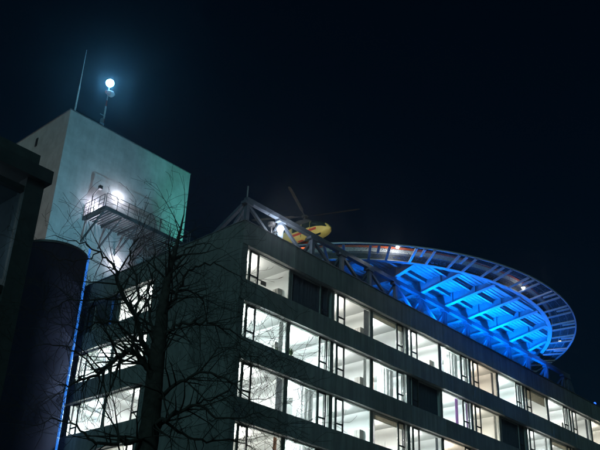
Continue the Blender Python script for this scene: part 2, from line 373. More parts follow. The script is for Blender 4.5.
sill_plant(6, 0, 0.4, 0.8, 'pot plant on the left of the peach room sill, top row')
def sill_box(k, r, u, w, h, colr, label):
    x, y, z = main(k * BAY + u, 0.5, SILL - r * FL); t = empty('storage_box', (x, y, z), label, 'box')
    m_ = mat('box_%d_%d_%d' % tuple(int(c * 100) for c in colr), colr, 0.6)
    MB().box(x - w / 2, x + w / 2, y - 0.1, y + 0.12, z, z + h).build('body', m_, t)
    MB().box(x - w / 2 - 0.015, x + w / 2 + 0.015, y - 0.115, y + 0.135, z + h, z + h + 0.03).build('lid', m_, t)
sill_box(6, 1, 1.9, 0.5, 0.16, (0.05, 0.20, 0.42), 'blue box on the sill of the cream room, second row')
sill_box(6, 1, 1.2, 0.4, 0.14, (0.04, 0.05, 0.06), 'black box beside the blue box on the cream room sill')
sill_box(2, 0, 1.5, 0.6, 0.12, (0.05, 0.05, 0.05), 'low dark box on the sill of the third window, top row')
# television on a swivel arm in the first room
def tv():
    c = main(2.2, 1.3, 23.2); t = empty('television_arm', main(1.3, 2.2, HEAD), 'thin dark monitor arm hanging in the first room of the top row', 'monitor arm')
    MB(main).bar((1.5, 1.7, HEAD - 0.01), (1.5, 1.7, 23.55), 0.05).build('drop_pole', FRAME, t)
    MB(main).bar((1.5, 1.7, 23.55), (2.6, 1.4, 23.4), 0.05).build('swing_arm', FRAME, t)
    MB(main).box(2.45, 2.9, 1.36, 1.40, 23.15, 23.42).build('screen', FRAME, t)
tv()

# ------------------------------------------------------------------ white tower on the roof
TX0, TX1, TY, TZ = 33.97, 48.66, 62.0, 48.55
tower = empty('rooftop_tower', (TX0, TY, RZ), 'tall windowless white plaster tower rising behind the roof with teal light on its face', 'tower')
w = MB().box(TX0, TX1, TY, YE - 0.5, RZ + 0.004, TZ).build('wall', PLASTER, tower)
MB().box(TX0 - 0.05, TX1 + 0.05, TY - 0.05, TY + 0.35, TZ, TZ + 0.09).box(TX0 - 0.05, TX0 + 0.35, TY + 0.351, YE - 0.45, TZ, TZ + 0.09).build('coping', COPING, tower)
MB().box(TX0 - 0.06, TX0 - 0.003, 67.0, 67.35, 46.6, 47.5).build('vent', DARKST, tower)
dr = MB().box(39.0, 40.05, TY - 0.05, TY - 0.003, 38.58, 40.7).build('door', mat('door_grey', (0.22, 0.23, 0.25), 0.5), tower)
MB().box(39.84, 39.95, TY - 0.1, TY - 0.051, 39.6, 39.63).build('handle', GALV, dr)

# steel platform on the tower face
PX0, PX1, PY0, PZ = 37.1, 46.9, 58.6, 38.5
PLATS = mat('platform_steel', (0.10, 0.105, 0.115), 0.55, 0.4, scale=7)
plat = empty('access_platform', (PX0, PY0, PZ - 0.4), 'steel grating platform with handrails hung on the face of the white tower', 'platform')
MB().box(PX0, PX1, PY0, PY0 + 0.1, PZ - 0.28, PZ + 0.10).build('fascia', PLATS, plat)
MB().box(PX0, PX0 + 0.1, PY0 + 0.101, TY - 0.02, PZ - 0.28, PZ + 0.10).build('fascia', PLATS, plat)
MB().box(PX1 - 0.1, PX1, PY0 + 0.101, TY - 0.02, PZ - 0.28, PZ + 0.10).build('fascia', PLATS, plat)
for i in range(34):
    x = PX0 + 0.16 + i * (PX1 - PX0 - 0.32) / 33
    MB().box(x, x + 0.14, PY0 + 0.11, TY - 0.03, PZ - 0.02, PZ + 0.04).build('grating_bar', PLATS, plat)
for i in range(6):
    x = PX0 + 0.25 + i * 1.85
    MB().bar((x, PY0 + 0.1, PZ - 0.13), (x, TY - 0.03, PZ - 0.13), 0.12, 0.2).build('joist', PLATS, plat)
    MB().bar((x, PY0 + 0.5, PZ - 0.24), (x, TY - 0.03, PZ - 2.3), 0.13, 0.16).build('bracket', PLATS, plat)
def rail_run(p, q, n):
    p = Vector(p); q = Vector(q)
    for i in range(n + 1):
        a = p.lerp(q, i / n); MB().tube([a, a + Vector((0, 0, 1.25))], 0.035, 6).build('post', PLATS, plat)
    for h in (1.25, 0.85, 0.45):
        MB().tube([p + Vector((0, 0, h + 0.02)), q + Vector((0, 0, h + 0.02))], 0.032 if h > 1 else 0.022, 6).build('rail', PLATS, plat)
rail_run((PX0 + 0.05, PY0 + 0.05, PZ + 0.1), (PX1 - 0.05, PY0 + 0.05, PZ + 0.1), 8)
rail_run((PX0 + 0.05, PY0 + 0.35, PZ + 0.1), (PX0 + 0.05, TY - 0.05, PZ + 0.1), 4)
rail_run((PX1 - 0.05, PY0 + 0.35, PZ + 0.1), (PX1 - 0.05, TY - 0.05, PZ + 0.1), 4)
# a hoist arm at the platform's near end
ha = empty('hoist_arm', (37.3, 61.6, PZ + 0.1), 'small dark hoist post at the left end of the tower platform', 'hoist')
MB().tube([(37.5, 61.5, PZ + 0.05), (37.5, 61.5, PZ + 2.3)], 0.05, 8).build('post', DARKST, ha)
MB().bar((37.5, 61.5, PZ + 2.3), (37.3, 60.2, PZ + 2.6), 0.09).build('arm', DARKST, ha)
MB().box(37.15, 37.45, 60.0, 60.3, PZ + 2.35, PZ + 2.7).build('winch', DARKST, ha)
WHITEGLOW = mat('lamp_glow_white', (0.8, 0.8, 0.8), emit=(0.93, 0.95, 1.0), strength=90)
def wall_lamp(x, z, power, c, label, y=TY):
    t = empty('wall_lamp', (x, y, z), label, 'wall lamp', 'lamps on the tower wall above the platform')
    MB().box(x - 0.09, x + 0.09, y - 0.14, y - 0.004, z - 0.12, z + 0.16).build('bracket', LAMPBODY, t)
    mb = MB(); mb.sm = True
    mb.lathe([(0.001, -0.14), (0.10, -0.10), (0.14, 0), (0.10, 0.10), (0.001, 0.14)], 14, (x, y - 0.29, z), closed=False).build('globe', WHITEGLOW, t)
    light('wall_lamp_light', 'POINT', (x, y - 0.62, z), power, c, t, size=0.12)
wall_lamp(38.15, 39.95, 95, (0.80, 0.76, 1.0), 'bright white lamp low on the tower wall at the left end of the platform')
wall_lamp(40.45, 42.0, 60, (0.80, 0.80, 1.0), 'bright white lamp on the tower wall above the platform door')
wall_lamp(41.2, 35.6, 50, (0.85, 0.78, 1.0), 'lamp on the tower wall underneath the platform')

# mast with obstruction lamp and wind sock
MX, MY = 38.15, 63.0
mast = empty('lamp_mast', (MX, MY, TZ), 'banded steel mast with a blazing white lamp on the tower roof', 'mast')
zz = TZ; bands = [(STEEL, 1.0), (mat('mast_red', (0.35, 0.04, 0.04), 0.5), 0.5), (STEEL, 1.5), (MATS['mast_red'], 0.7), (STEEL, 1.75)]
MB().box(MX - 0.3, MX + 0.3, MY - 0.3, MY + 0.3, TZ + 0.001, TZ + 0.12).build('base_plate', GALV, mast)
zc = TZ + 0.12
for i, (mt_, h) in enumerate(bands):
    MB().tube([(MX, MY, zc), (MX, MY, zc + h)], 0.11 - 0.012 * i, 10).build('mast_section', mt_, mast); zc += h
MB().box(MX - 0.34, MX - 0.10, MY - 0.22, MY + 0.05, TZ + 1.0, TZ + 1.5).build('junction_box', GALV, mast)
MB().bar((MX - 0.5, MY, TZ + 2.0), (MX + 0.1, MY, TZ + 2.0), 0.06).build('cross_arm', GALV, mast)
LZm = zc + 0.38
mb = MB(); mb.sm = True
mb.lathe([(0.001, -0.38), (0.2, -0.33), (0.36, -0.15), (0.40, 0.0), (0.36, 0.18), (0.2, 0.34), (0.001, 0.38)], 20, (MX, MY, LZm), closed=False).build('lamp_globe', mat('mast_lamp_glow', (0.8, 0.8, 0.8), emit=(0.16, 0.60, 1.0), strength=165), mast)
sock = empty('wind_sock', (MX, MY, zc - 1.2), 'short pale pink wind sock hanging just under the mast lamp', 'wind sock')
dv = Vector((-0.72, -0.35, -0.32)); p0 = Vector((MX + 0.30, MY - 0.12, zc - 0.85))
mb = MB(); mb.sm = True; mb.tube([p0 + dv * t for t in (0, 0.3, 0.62)], [0.34, 0.31, 0.27], 14, cap=False); mb.build('sleeve', mat('sock_white', (0.80, 0.55, 0.52), 0.8), sock)
mb = MB(); mb.sm = True; mb.tube([p0 + dv * t for t in (0.62, 0.9, 1.2)], [0.27, 0.22, 0.16], 14, cap=False); mb.build('sleeve', mat('sock_pink', (0.80, 0.36, 0.32), 0.8), sock)
MB().lathe([(0.32, -0.02), (0.36, -0.02), (0.36, 0.02), (0.32, 0.02)], 16, tuple(p0)).build('hoop', GALV, sock)
MB().bar((MX, MY, zc - 0.85), tuple(p0 + Vector((0, 0, 0.0))), 0.05).build('swivel_arm', GALV, sock)
# antenna
ant = empty('antenna', (34.6, 62.4, TZ), 'thin white whip antenna at the corner of the tower roof', 'antenna')
MB().tube([(34.62, 62.4, TZ), (34.62, 62.4, TZ + 3.2)], [0.085, 0.075], 8).build('lower_section', mat('antenna_white', (0.75, 0.77, 0.8), 0.35), ant)
MB().tube([(34.62, 62.4, TZ + 3.2), (34.62, 62.4, TZ + 7.6)], [0.06, 0.022], 8).build('upper_section', MATS['antenna_white'], ant)
MB().lathe([(0.001, 0), (0.2, 0), (0.2, 0.1), (0.001, 0.1)], 12, (34.62, 62.4, TZ + 0.001)).build('base', GALV, ant)
hatch = empty('roof_hatch', (36.0, 62.6, TZ), 'low metal roof hatch between the antenna and the mast', 'hatch')
MB().box(35.5, 36.7, 62.45, 63.3, TZ + 0.001, TZ + 0.28).build('frame', GALV, hatch)
MB().box(35.45, 36.75, 62.4, 63.35, TZ + 0.281, TZ + 0.36).build('lid', STEEL, hatch)

# ------------------------------------------------------------------ round stair tower with the glowing pipe
CX, CY, CR, CZ = 27.75, 49.05, 2.2, 27.1
rs = empty('round_stair_tower', (CX, CY, 0), 'dark round stair tower at the end of the hospital block', 'tower')
mb = MB(); mb.sm = False
DARKCL = mat('dark_cladding', (0.012, 0.016, 0.034), 0.9, 0.0, noise=0.08, scale=2, spec=0.03)
for i in range(9):
    z0 = i * (CZ / 9)
    q = MB(); q.sm = True; q.lathe([(CR, z0 + 0.015), (CR, z0 + CZ / 9 - 0.015)], 56, (CX, CY, 0), closed=False)
    q.build('cladding_ring', DARKCL, rs)
q = MB(); q.lathe([(0.001, 0.01), (CR - 0.03, 0.01), (CR - 0.03, CZ - 0.01), (0.001, CZ - 0.01)], 56, (CX, CY, 0), closed=False).build('core', DARKST, rs)
MB().lathe([(CR - 0.2, 0), (CR + 0.06, 0), (CR + 0.06, 0.16), (CR - 0.2, 0.16)], 56, (CX, CY, CZ)).build('coping', DARKST, rs)
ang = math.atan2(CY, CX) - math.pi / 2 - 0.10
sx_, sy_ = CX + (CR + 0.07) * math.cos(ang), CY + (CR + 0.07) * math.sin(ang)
strip = empty('glowing_pipe', (sx_, sy_, 8), 'vertical pipe glowing in place of a blue reflection down the edge of the round stair tower', 'glowing pipe')
pipe_reflection_glow = mat('pipe_reflection_glow', (0.1, 0.2, 0.5), 0.3, emit=(0.03, 0.22, 0.85), strength=0.9)  # emission stands in for blue light reflected by a glossy pipe
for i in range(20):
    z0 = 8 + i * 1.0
    MB().tube([(sx_, sy_, z0 + 0.02), (sx_, sy_, z0 + 0.98)], 0.075, 8).build('tube_section', pipe_reflection_glow, strip)
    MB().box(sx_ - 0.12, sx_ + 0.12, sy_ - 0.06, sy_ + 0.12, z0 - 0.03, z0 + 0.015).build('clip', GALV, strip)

# ------------------------------------------------------------------ helipad
HX, HY, HR, HO = 55.5, 45.5, 16.35, 18.3
HZ, HZO = 28.58, 28.85
pad = empty('helipad', (HX, HY, RZ), 'round steel helipad deck with blue lit underside overhanging the roof', 'helipad')
MB().lathe([(0.001, 0), (HR + 0.05, 0), (HR + 0.05, 0.14), (0.001, 0.14)], 128, (HX, HY, HZ + 0.42)).build('deck', mat('deck_plate', (0.2, 0.21, 0.22), 0.7), pad)
q = MB(); q.lathe([(HR - 0.26, 0), (HR + 0.06, 0), (HR + 0.06, 0.05), (HR - 0.08, 0.05), (HR - 0.08, 0.41), (HR - 0.26, 0.41)], 128, (HX, HY, HZ)).build('edge_beam', STEEL, pad)
q = MB(); q.lathe([(HR + 0.061, 0.05), (HR + 0.07, 0.05), (HR + 0.07, 0.45), (HR + 0.061, 0.45)], 128, (HX, HY, HZ)).build('fascia', DARKST, pad)  # shade of the edge beam's unlit outer face, painted as a dark sheet
q = MB(); q.lathe([(HR - 0.05, 0.565), (HR + 0.16, 0.565), (HR + 0.16, 0.87), (HR - 0.05, 0.87)], 128, (HX, HY, HZ)).build('kerb', KERBW, pad)
q = MB(); q.lathe([(HR - 0.05, 0.872), (HR + 0.165, 0.872), (HR + 0.165, 1.03), (HR - 0.05, 1.03)], 128, (HX, HY, HZ)).build('kerb_stripe', KERBR, pad)
# corrugated soffit sheets between the beams
NODES = [43.0 + 3.1 * i for i in range(10)]
def half(x, r=HR - 0.27): 
    d = r * r - (x - HX) ** 2
    return math.sqrt(d) if d > 0 else 0
edges = [HX - HR + 0.4] + NODES + [HX + HR - 0.4]
for i in range(len(edges) - 1):
    xa, xb = edges[i] + 0.02, edges[i + 1] - 0.02
    mb = MB(); y = HY - HR
    vs = []; fs = []; st = 0.17; row = 0; prof = [0.0, 0.0, 0.045, 0.045]
    while y < HY + HR:
        dyl = (y - HY); hx = math.sqrt(max(0, (HR - 0.27) ** 2 - dyl * dyl)); a = max(xa, HX - hx); e = min(xb, HX + hx)
        z = HZ + 0.30 + prof[row % 4]
        if e - a > 0.05:
            vs += [(a, y, z), (e, y, z)]
            if len(vs) >= 4: n_ = len(vs); fs.append((n_ - 4, n_ - 3, n_ - 1, n_ - 2))
        y += (0.11 if row % 2 == 0 else 0.05); row += 1
    if fs: mb.add(vs, fs).build('soffit_sheet', SOFFIT, pad)
# tapered cantilever beams
for x in NODES:
    h = half(x)
    if h < 2: continue
    ya, yb = HY - h, HY + h; zt = HZ + 0.29
    k1 = max(34.0, ya + 2.2); k2 = min(57.0, yb - 2.2); zl = 27.98
    prof = [(ya, HZ + 0.0), (k1, zl), (k2, zl), (yb, HZ + 0.0)]
    vs = []; mb = MB()
    for (yy, zz) in prof:
        vs += [(x - 0.03, yy, zz), (x + 0.03, yy, zz), (x + 0.03, yy, zt), (x - 0.03, yy, zt)]
    fs = []
    for i in range(3):
        for k in range(4): fs.append((i * 4 + k, i * 4 + (k + 1) % 4, (i + 1) * 4 + (k + 1) % 4, (i + 1) * 4 + k))
    fs += [(0, 1, 2, 3), (12, 13, 14, 15)]
    mb.add(vs, fs)
    bm_ = mb.build('cantilever_beam', STEEL, pad)
    f = MB()
    for i in range(3): f.bar((x, prof[i][0], prof[i][1] - 0.021), (x, prof[i + 1][0], prof[i + 1][1] - 0.021), 0.34, 0.04)
    f.build('flange', STEEL, bm_)
    for yy in (ya + 1.6, ya + 3.6, 38.5, 43, 48, 53):
        if ya + 0.5 < yy < yb - 0.5:
            tt = min(1, max(0, (yy - ya) / (k1 - ya))); zz = HZ + (zl - HZ) * tt
            MB().box(x - 0.15, x + 0.15, yy - 0.012, yy + 0.012, zz + 0.002, zt - 0.002).build('stiffener', STEEL, bm_)
# purlins
yy = HY - HR + 0.9
while yy < HY + HR - 0.6:
    hx = math.sqrt((HR - 0.3) ** 2 - (yy - HY) ** 2); p = MB()
    lst = [HX - hx] + [n for n in NODES if HX - hx + 0.3 < n < HX + hx - 0.3] + [HX + hx]
    for a, e in zip(lst[:-1], lst[1:]):
        p.box(a + 0.05, e - 0.05, yy - 0.02, yy + 0.02, HZ + 0.07, HZ + 0.295).box(a + 0.05, e - 0.05, yy - 0.08, yy + 0.08, HZ + 0.045, HZ + 0.069)
    p.build('purlin', STEEL, pad); yy += 1.8
# safety net all round
def net_ok(a): 
    x, y = HX + HO * math.cos(R(a)), HY + HO * math.sin(R(a)); return not (y > TY - 1.2 and x < TX1 + 0.8)
A_BAD = [a for a in range(90, 180) if not net_ok(a)]
a0, a1 = (max(A_BAD) + 2 if A_BAD else 0), (min(A_BAD) - 2 + 360 if A_BAD else 360)
MB().lathe([(HR + 0.15, HZ + 0.10), (HO - 0.02, HZO + 0.01)], 120, (HX, HY, 0), closed=False, a0=a0, a1=a1).build('safety_net', NET, pad)
for rr_, z_ in ((HO, HZO), (HR + 0.75, HZ + 0.20), (HR + 1.35, HZ + 0.235)):
    t_ = 0.05 if rr_ == HO else 0.009
    MB().lathe([(rr_ - t_, z_ - t_), (rr_ + t_, z_ - t_), (rr_ + t_, z_ + t_), (rr_ - t_, z_ + t_)], 120, (HX, HY, 0), a0=a0, a1=a1).build('rim_rail' if rr_ == HO else 'net_cable', STEEL, pad)
for i in range(36):
    for j, da in enumerate((0, 1.9, 4.2)):
        a = -117.5 + i * 360 / 36.0 + da
        aa = a % 360
        if not net_ok(aa): continue
        t = R(a); r1 = HO - 0.06
        p = (HX + (HR + (0.08 if j != 1 else 0.9)) * math.cos(t), HY + (HR + (0.08 if j != 1 else 0.9)) * math.sin(t), HZ - 0.02 if j != 1 else HZ + 0.13)
        q_ = (HX + r1 * math.cos(t), HY + r1 * math.sin(t), HZO - 0.06)
        MB().bar(p, q_, 0.17, 0.10).build('net_arm', STEEL, pad)
# perimeter lamps
def rim_lamp(a, rad, label, power):
    t = R(a); x, y, z = HX + rad * math.cos(t), HY + rad * math.sin(t), HZO - 0.02
    o = empty('perimeter_light', (x, y, z), label, 'perimeter light', 'perimeter lights on the helipad net')
    MB().lathe([(0.001, -0.02), (0.14, -0.02), (0.14, 0.10), (0.001, 0.10)], 12, (x, y, z)).build('housing', LAMPBODY, o)
    mb = MB(); mb.sm = True; mb.lathe([(0.001, -0.13), (0.09, -0.10), (0.125, -0.03)], 14, (x, y, z), closed=False).build('lens', mat('rim_lamp_glow', (.8, .8, .8), emit=(0.92, 0.96, 1.0), strength=30), o)
    xl, yl = HX + (HR + 1.05) * math.cos(t), HY + (HR + 1.05) * math.sin(t)
    light('rim_lamp_light', 'POINT', (xl, yl, z + 0.42), power, (0.92, 0.96, 1.0), o, size=0.08)
rim_lamp(-131.6, 18.1, 'bright white rim lamp on the left part of the helipad net', 60)
rim_lamp(-93.6, 16.9, 'white rim lamp in the middle of the overhanging helipad edge', 14)
rim_lamp(-52.6, 17.3, 'white rim lamp at the right end of the helipad net', 14)
# guard rail posts seen at the left of the ring
for i in range(0):
    a = R(-147 + i * 3.2); x, y = HX + (HO - 0.3) * math.cos(a), HY + (HO - 0.3) * math.sin(a)
# support trusses on the roof
def truss(y, label, back):
    t = empty('support_truss', (31.2, y, RZ), label, 'truss', 'roof trusses carrying the helipad')
    xa, xb, zt = 31.2, 71.9, 27.82
    MB().box(xa, xb, y - 0.15, y + 0.15, zt - 0.17, zt + 0.12).build('top_chord', TRUSS, t)
    MB().box(xa, xb, y - 0.12, y + 0.12, RZ + 0.3, RZ + 0.5).build('bottom_chord', TRUSS, t)
    xs = [31.35 + 2.95 * i for i in range(5)] + [x for x in NODES if x > 45] + [71.6]
    for i, x in enumerate(xs):
        MB().box(x - 0.12, x + 0.12, y - 0.12, y + 0.12, RZ + 0.501, zt - 0.171).build('post', TRUSS, t)
        MB().box(x - 0.22, x + 0.22, y - 0.22, y + 0.22, RZ + 0.002, RZ + 0.29).build('footing', TRUSS, t)
        MB().box(x - 0.34, x + 0.34, y - 0.19, y + 0.19, zt - 0.34, zt - 0.172).build('node_plate', TRUSS, t)
        if x < 52 and i + 1 < len(xs):
            MB().bar((x + 0.1, y, zt - 0.35), (xs[i + 1] - 0.15, y, RZ + 0.55), 0.17, 0.17).build('diagonal', TRUSS, t)
        MB().bar((x, y + back * 0.1, zt - 0.38), (x, y + back * 2.2, RZ + 0.1), 0.17, 0.17).build('brace', TRUSS, t)
        if x > 51: MB().bar((x - 0.05, y, zt - 0.38), (x - 0.75, y, RZ + 0.55), 0.15, 0.15).build('diagonal', TRUSS, t)
    MB().bar((xa + 0.1, y, zt - 0.1), (xa + 0.1, y + back * 3.9, RZ + 0.6), 0.22, 0.22).build('end_brace', TRUSS, t)
    MB().bar((xa + 0.3, y, zt - 0.1), (xa + 2.2, y + back * 3.9, RZ + 0.4), 0.18, 0.18).build('end_brace', TRUSS, t)
    MB().bar((xb - 0.1, y, zt - 0.1), (xb + 1.3, y, RZ + 0.3), 0.2, 0.2).build('end_brace', TRUSS, t)
    MB().tube([(xa + 0.1, y, zt + 0.15), (xa + 0.1, y, zt + 0.95)], 0.05, 6).build('finial', GALV, t)
    return t
truss(34.15, 'long steel truss along the roof edge under the overhanging helipad', 1)
truss(57.0, 'rear steel truss under the far half of the helipad', -1)
# box on the roof edge by the truss
cab = empty('equipment_cabinet', (37.0, 35.6, RZ), 'grey equipment cabinet behind the truss at the roof corner', 'cabinet')
MB().box(36.3, 37.8, 35.4, 36.2, RZ + 1.0, RZ + 2.1).build('body', GALV, cab)
for x in (36.4, 37.7): MB().box(x - 0.05, x + 0.05, 35.5, 36.1, RZ + 0.003, RZ + 0.999).build('leg', GALV, cab)
# blue floodlights on the roof below the deck
BLUE = (0.0, 0.175, 1.0)
def blue_flood(x, y, zb, power, aim, label):
    o = empty('blue_floodlight', (x, y, zb), label, 'floodlight', 'blue floodlights under the helipad')
    MB().bar((x - 0.17, y, zb + 0.003), (x - 0.17, y, zb + 0.12), 0.03).bar((x + 0.17, y, zb + 0.003), (x + 0.17, y, zb + 0.12), 0.03).build('yoke', LAMPBODY, o)
    MB().box(x - 0.15, x + 0.15, y - 0.08, y + 0.08, zb + 0.03, zb + 0.14).build('housing', LAMPBODY, o)
    MB().box(x - 0.13, x + 0.13, y - 0.07, y + 0.07, zb + 0.141, zb + 0.15).build('lens', mat('blue_lens', (0.1, 0.2, 0.6), emit=BLUE, strength=8), o)
    light('blue_flood_light', 'SPOT', (x, y, zb + 0.2), power, BLUE, o, aim=aim, size=0.12, angle=168, blend=0.9)
for i in range(7):
    x = 47.65 + 3.1 * i
    blue_flood(x, 33.6, PT + 0.06, (800, 1200, 1600, 1950, 1700, 1300, 1000)[i], (x, 33.0, 30), '%s blue floodlight from the left along the roof edge' % ORD[i])
for i, (x, y) in enumerate(((47, 40), (54, 41), (62, 40.5), (58, 48))):
    blue_flood(x, y, RZ, 900, (x, y, 30), '%s blue floodlight of the inner row under the deck' % ORD[i])
# roof floodlight that glares at the truss corner and lights the helicopter
FX, FY, FZ = 33.98, 33.84, 26.75
fl = empty('roof_floodlight', (FX, FY, RZ), 'glaring white floodlight on a post at the roof corner behind the truss', 'floodlight')
MB().tube([(FX, 34.62, RZ + 0.002), (FX, 34.62, FZ + 0.55)], 0.05, 8).build('post', LAMPBODY, fl)
MB().bar((FX, 34.62, FZ), (FX, FY + 0.2, FZ + 0.05), 0.07).build('bracket', LAMPBODY, fl)
mb = MB(); mb.sm = True; mb.lathe([(0.001, -0.22), (0.15, -0.15), (0.22, 0), (0.15, 0.15), (0.001, 0.22)], 18, (FX, FY, FZ + 0.1), closed=False).build('lens', WHITEGLOW, fl)
MB().lathe([(0.001, 0), (0.22, 0), (0.26, 0.2), (0.001, 0.2)], 14, (FX, 34.62, FZ + 0.551)).build('upper_head', LAMPBODY, fl)
light('roof_flood_glow', 'POINT', (FX, FY - 0.9, FZ + 0.3), 15, (0.82, 0.84, 1.0), fl, size=0.1)
light('roof_flood_beam', 'SPOT', (FX, 34.7, FZ + 0.85), 11000, (1.0, 0.95, 0.85), fl, aim=(51.3, 48.0, 38.3), size=0.2, angle=34, blend=0.4)
# teal floodlight on the roof that washes the tower
def wash(x, y, z, power, c, aim, angle, label, zb):
    o = empty('wash_light', (x, y, zb), label, 'floodlight')
    MB().box(x - 0.3, x + 0.3, y - 0.15, y + 0.15, z - 0.35, z - 0.03).build('housing', LAMPBODY, o)
    MB().bar((x, y, zb), (x, y, z - 0.351), 0.08).build('post', LAMPBODY, o)
    MB().box(x - 0.26, x + 0.26, y - 0.12, y + 0.12, z - 0.029, z - 0.01).build('lens', mat('lens_%d' % int(x), (0.3, 0.3, 0.3), emit=c, strength=4), o)
    light('wash_beam', 'SPOT', (x, y, z + 0.05), power, c, o, aim=aim, size=0.15, angle=angle, blend=1.0)
wash(51.8, 57.6, HZ + 1.6, 12000, (0.14, 1.0, 0.84), (50.0, 62, 43.5), 52, 'teal floodlight on the helipad deck aimed up at the tower face', HZ + 0.56)
wash(36.0, 46.0, RZ + 0.8, 9500, (0.26, 0.74, 1.0), (38, 62, 46), 80, 'pale blue floodlight on the roof aimed at the tower face', RZ)
wash(21.5, 66.0, 7.2, 9000, (1.0, 0.66, 0.58), (34, 66, 44), 60, 'warm floodlight on a post aimed at the side of the tower', 0.0)
# marker lamp at the far parapet
mk = empty('marker_light', (75.3, 33.5, PT + 0.06), 'small blue marker light on the parapet at the right edge', 'marker light')
MB().lathe([(0.001, 0), (0.07, 0), (0.07, 0.1), (0.001, 0.1)], 10, (75.3, 33.5, PT + 0.061)).build('base', LAMPBODY, mk)
mb = MB(); mb.sm = True; mb.lathe([(0.09, 0.1), (0.12, 0.2), (0.07, 0.3), (0.001, 0.32)], 12, (75.3, 33.5, PT + 0.061), closed=False).build('lens', mat('marker_blue', (0.1, 0.2, 0.6), emit=(0.02, 0.12, 1.0), strength=3), mk)

# ------------------------------------------------------------------ helicopter, nose towards the facade side
def helicopter(base, heading, tilt):
    h = bpy.data.objects.new('helicopter', None); col.objects.link(h); h.location = base
    h.rotation_euler = (tilt[0], tilt[1], heading)
    tag(h, 'yellow rescue helicopter hovering over the helipad behind the truss', 'helicopter')
    YEL = mat('heli_yellow', (0.70, 0.58, 0.17), 0.35, scale=2, noise=0.06); RED = mat('heli_red', (0.65, 0.06, 0.03), 0.35)
    BLK = mat('heli_glass', (0.012, 0.03, 0.03), 0.08, spec=0.8); GRY = mat('heli_grey', (0.03, 0.032, 0.034), 0.6, 0.0); WHT = mat('heli_white', (0.75, 0.75, 0.72), 0.35)
    # x forward, z up; stations: x, half width, z bottom, z top
    st = [(3.05, 0.05, 1.15, 1.25), (2.9, 0.36, 0.92, 1.50), (2.5, 0.60, 0.74, 1.86), (1.9, 0.75, 0.62, 2.16), (1.1, 0.80, 0.56, 2.30), (0, 0.80, 0.55, 2.32), (-1.1, 0.78, 0.60, 2.28), (-1.8, 0.66, 0.82, 2.22), (-2.4, 0.44, 1.15, 2.12), (-2.9, 0.27, 1.42, 2.02)]
    def ring(x, hw, zb, zt, n=20):
        o = []
        for k in range(n):
            t = 2 * math.pi * k / n; c, s_ = math.cos(t), math.sin(t)
            e = 0.72; o.append((x, hw * math.copysign(abs(c) ** e, c), (zb + zt) / 2 + (zt - zb) / 2 * math.copysign(abs(s_) ** e, s_)))
        return o
    def loft(st, n=20):
        vs = [p for s_ in st for p in ring(*s_, n=n)]; fs = []
        for i in range(len(st) - 1):
            for k in range(n): fs.append((i * n + k, i * n + (k + 1) % n, (i + 1) * n + (k + 1) % n, (i + 1) * n + k))
        fs += [tuple(range(n)), tuple(range((len(st) - 1) * n, len(st) * n))[::-1]]; return vs, fs
    mb = MB(); mb.sm = True; mb.add(*loft(st)); body = mb.build('fuselage', YEL, h)
    # windscreen: upper front shell, slightly proud
    n = 20; mb = MB(); mb.sm = True; vs = []; fs = []
    ws = [(2.86, .385, .905, 1.515), (2.5, .612, .73, 1.872), (1.9, .762, .61, 2.172), (1.3, .80, .56, 2.28)]
    ks = list(range(0, 11))
    for s_ in ws: rg = ring(*s_); vs += [rg[k] for k in ks]
    m_ = len(ks)
    for i in range(len(ws) - 1):
        for k in range(m_ - 1):
            fs.append((i * m_ + k, i * m_ + k + 1, (i + 1) * m_ + k + 1, (i + 1) * m_ + k))
    mb.add(vs, fs); mb.build('windscreen', BLK, body)
    for sg in (-1, 1):
        MB().add([(2.35, sg * .50, .735), (1.55, sg * .66, .60), (1.65, sg * .38, .575), (2.2, sg * .32, .66)], [(0, 1, 2, 3)]).build('chin_window', BLK, body)
        for (xa, xb) in ((0.35, 1.25), (-0.75, 0.2)):
            MB().box(xa, xb, sg * 0.80 - 0.012, sg * 0.80 + 0.012, 1.45, 2.0).build('side_window', BLK, body)
        MB().box(-1.0, 2.0, sg * 0.795 - 0.02, sg * 0.795 + 0.02, 1.05, 1.25).build('side_stripe', RED, body)
    for xs_ in (1.32, 0.28, -0.85):
        for sg in (-1, 1): MB().box(xs_ - 0.012, xs_ + 0.012, sg * 0.80 - 0.012, sg * 0.80 + 0.012, 0.75, 2.08).build('door_seam', GRY, body)
    for sg in (-1, 1): MB().box(0.33, 0.5, sg * 0.80 - 0.03, sg * 0.80 + 0.03, 1.34, 1.39).build('door_handle', GRY, body)
    MB().box(-0.2, 0.35, -0.62, 0.62, 0.535, 0.565).build('belly_stripe', RED, body)
    MB().box(-0.75, -0.45, -0.62, 0.62, 0.54, 0.572).build('belly_stripe', mat('heli_blue', (0.03, 0.08, 0.35), 0.4), body)
    MB().box(0.9, 1.3, -0.2, 0.2, 0.50, 0.57).build('belly_pod', GRY, body)
    cow = [(1.2, .25, 2.2, 2.36), (0.7, .52, 2.2, 2.72), (-0.4, .58, 2.15, 2.86), (-1.4, .50, 2.1, 2.74), (-2.2, .3, 2.0, 2.4), (-2.5, .2, 2.0, 2.2)]
    mb = MB(); mb.sm = True; mb.add(*loft(cow, 16)); mb.build('engine_cowling', GRY, h)
    for sg in (-1, 1): mb = MB(); mb.tube([(-1.5, sg * .3, 2.6), (-2.15, sg * .42, 2.7)], 0.14, 10); mb.build('exhaust', GRY, h)
    mb = MB(); mb.sm = True; mb.tube([(-2.7, 0, 1.74), (-4.5, 0, 1.86), (-6.2, 0, 1.98)], [0.27, 0.22, 0.17], 14); mb.build('tail_boom', YEL, h)
    mb = MB()
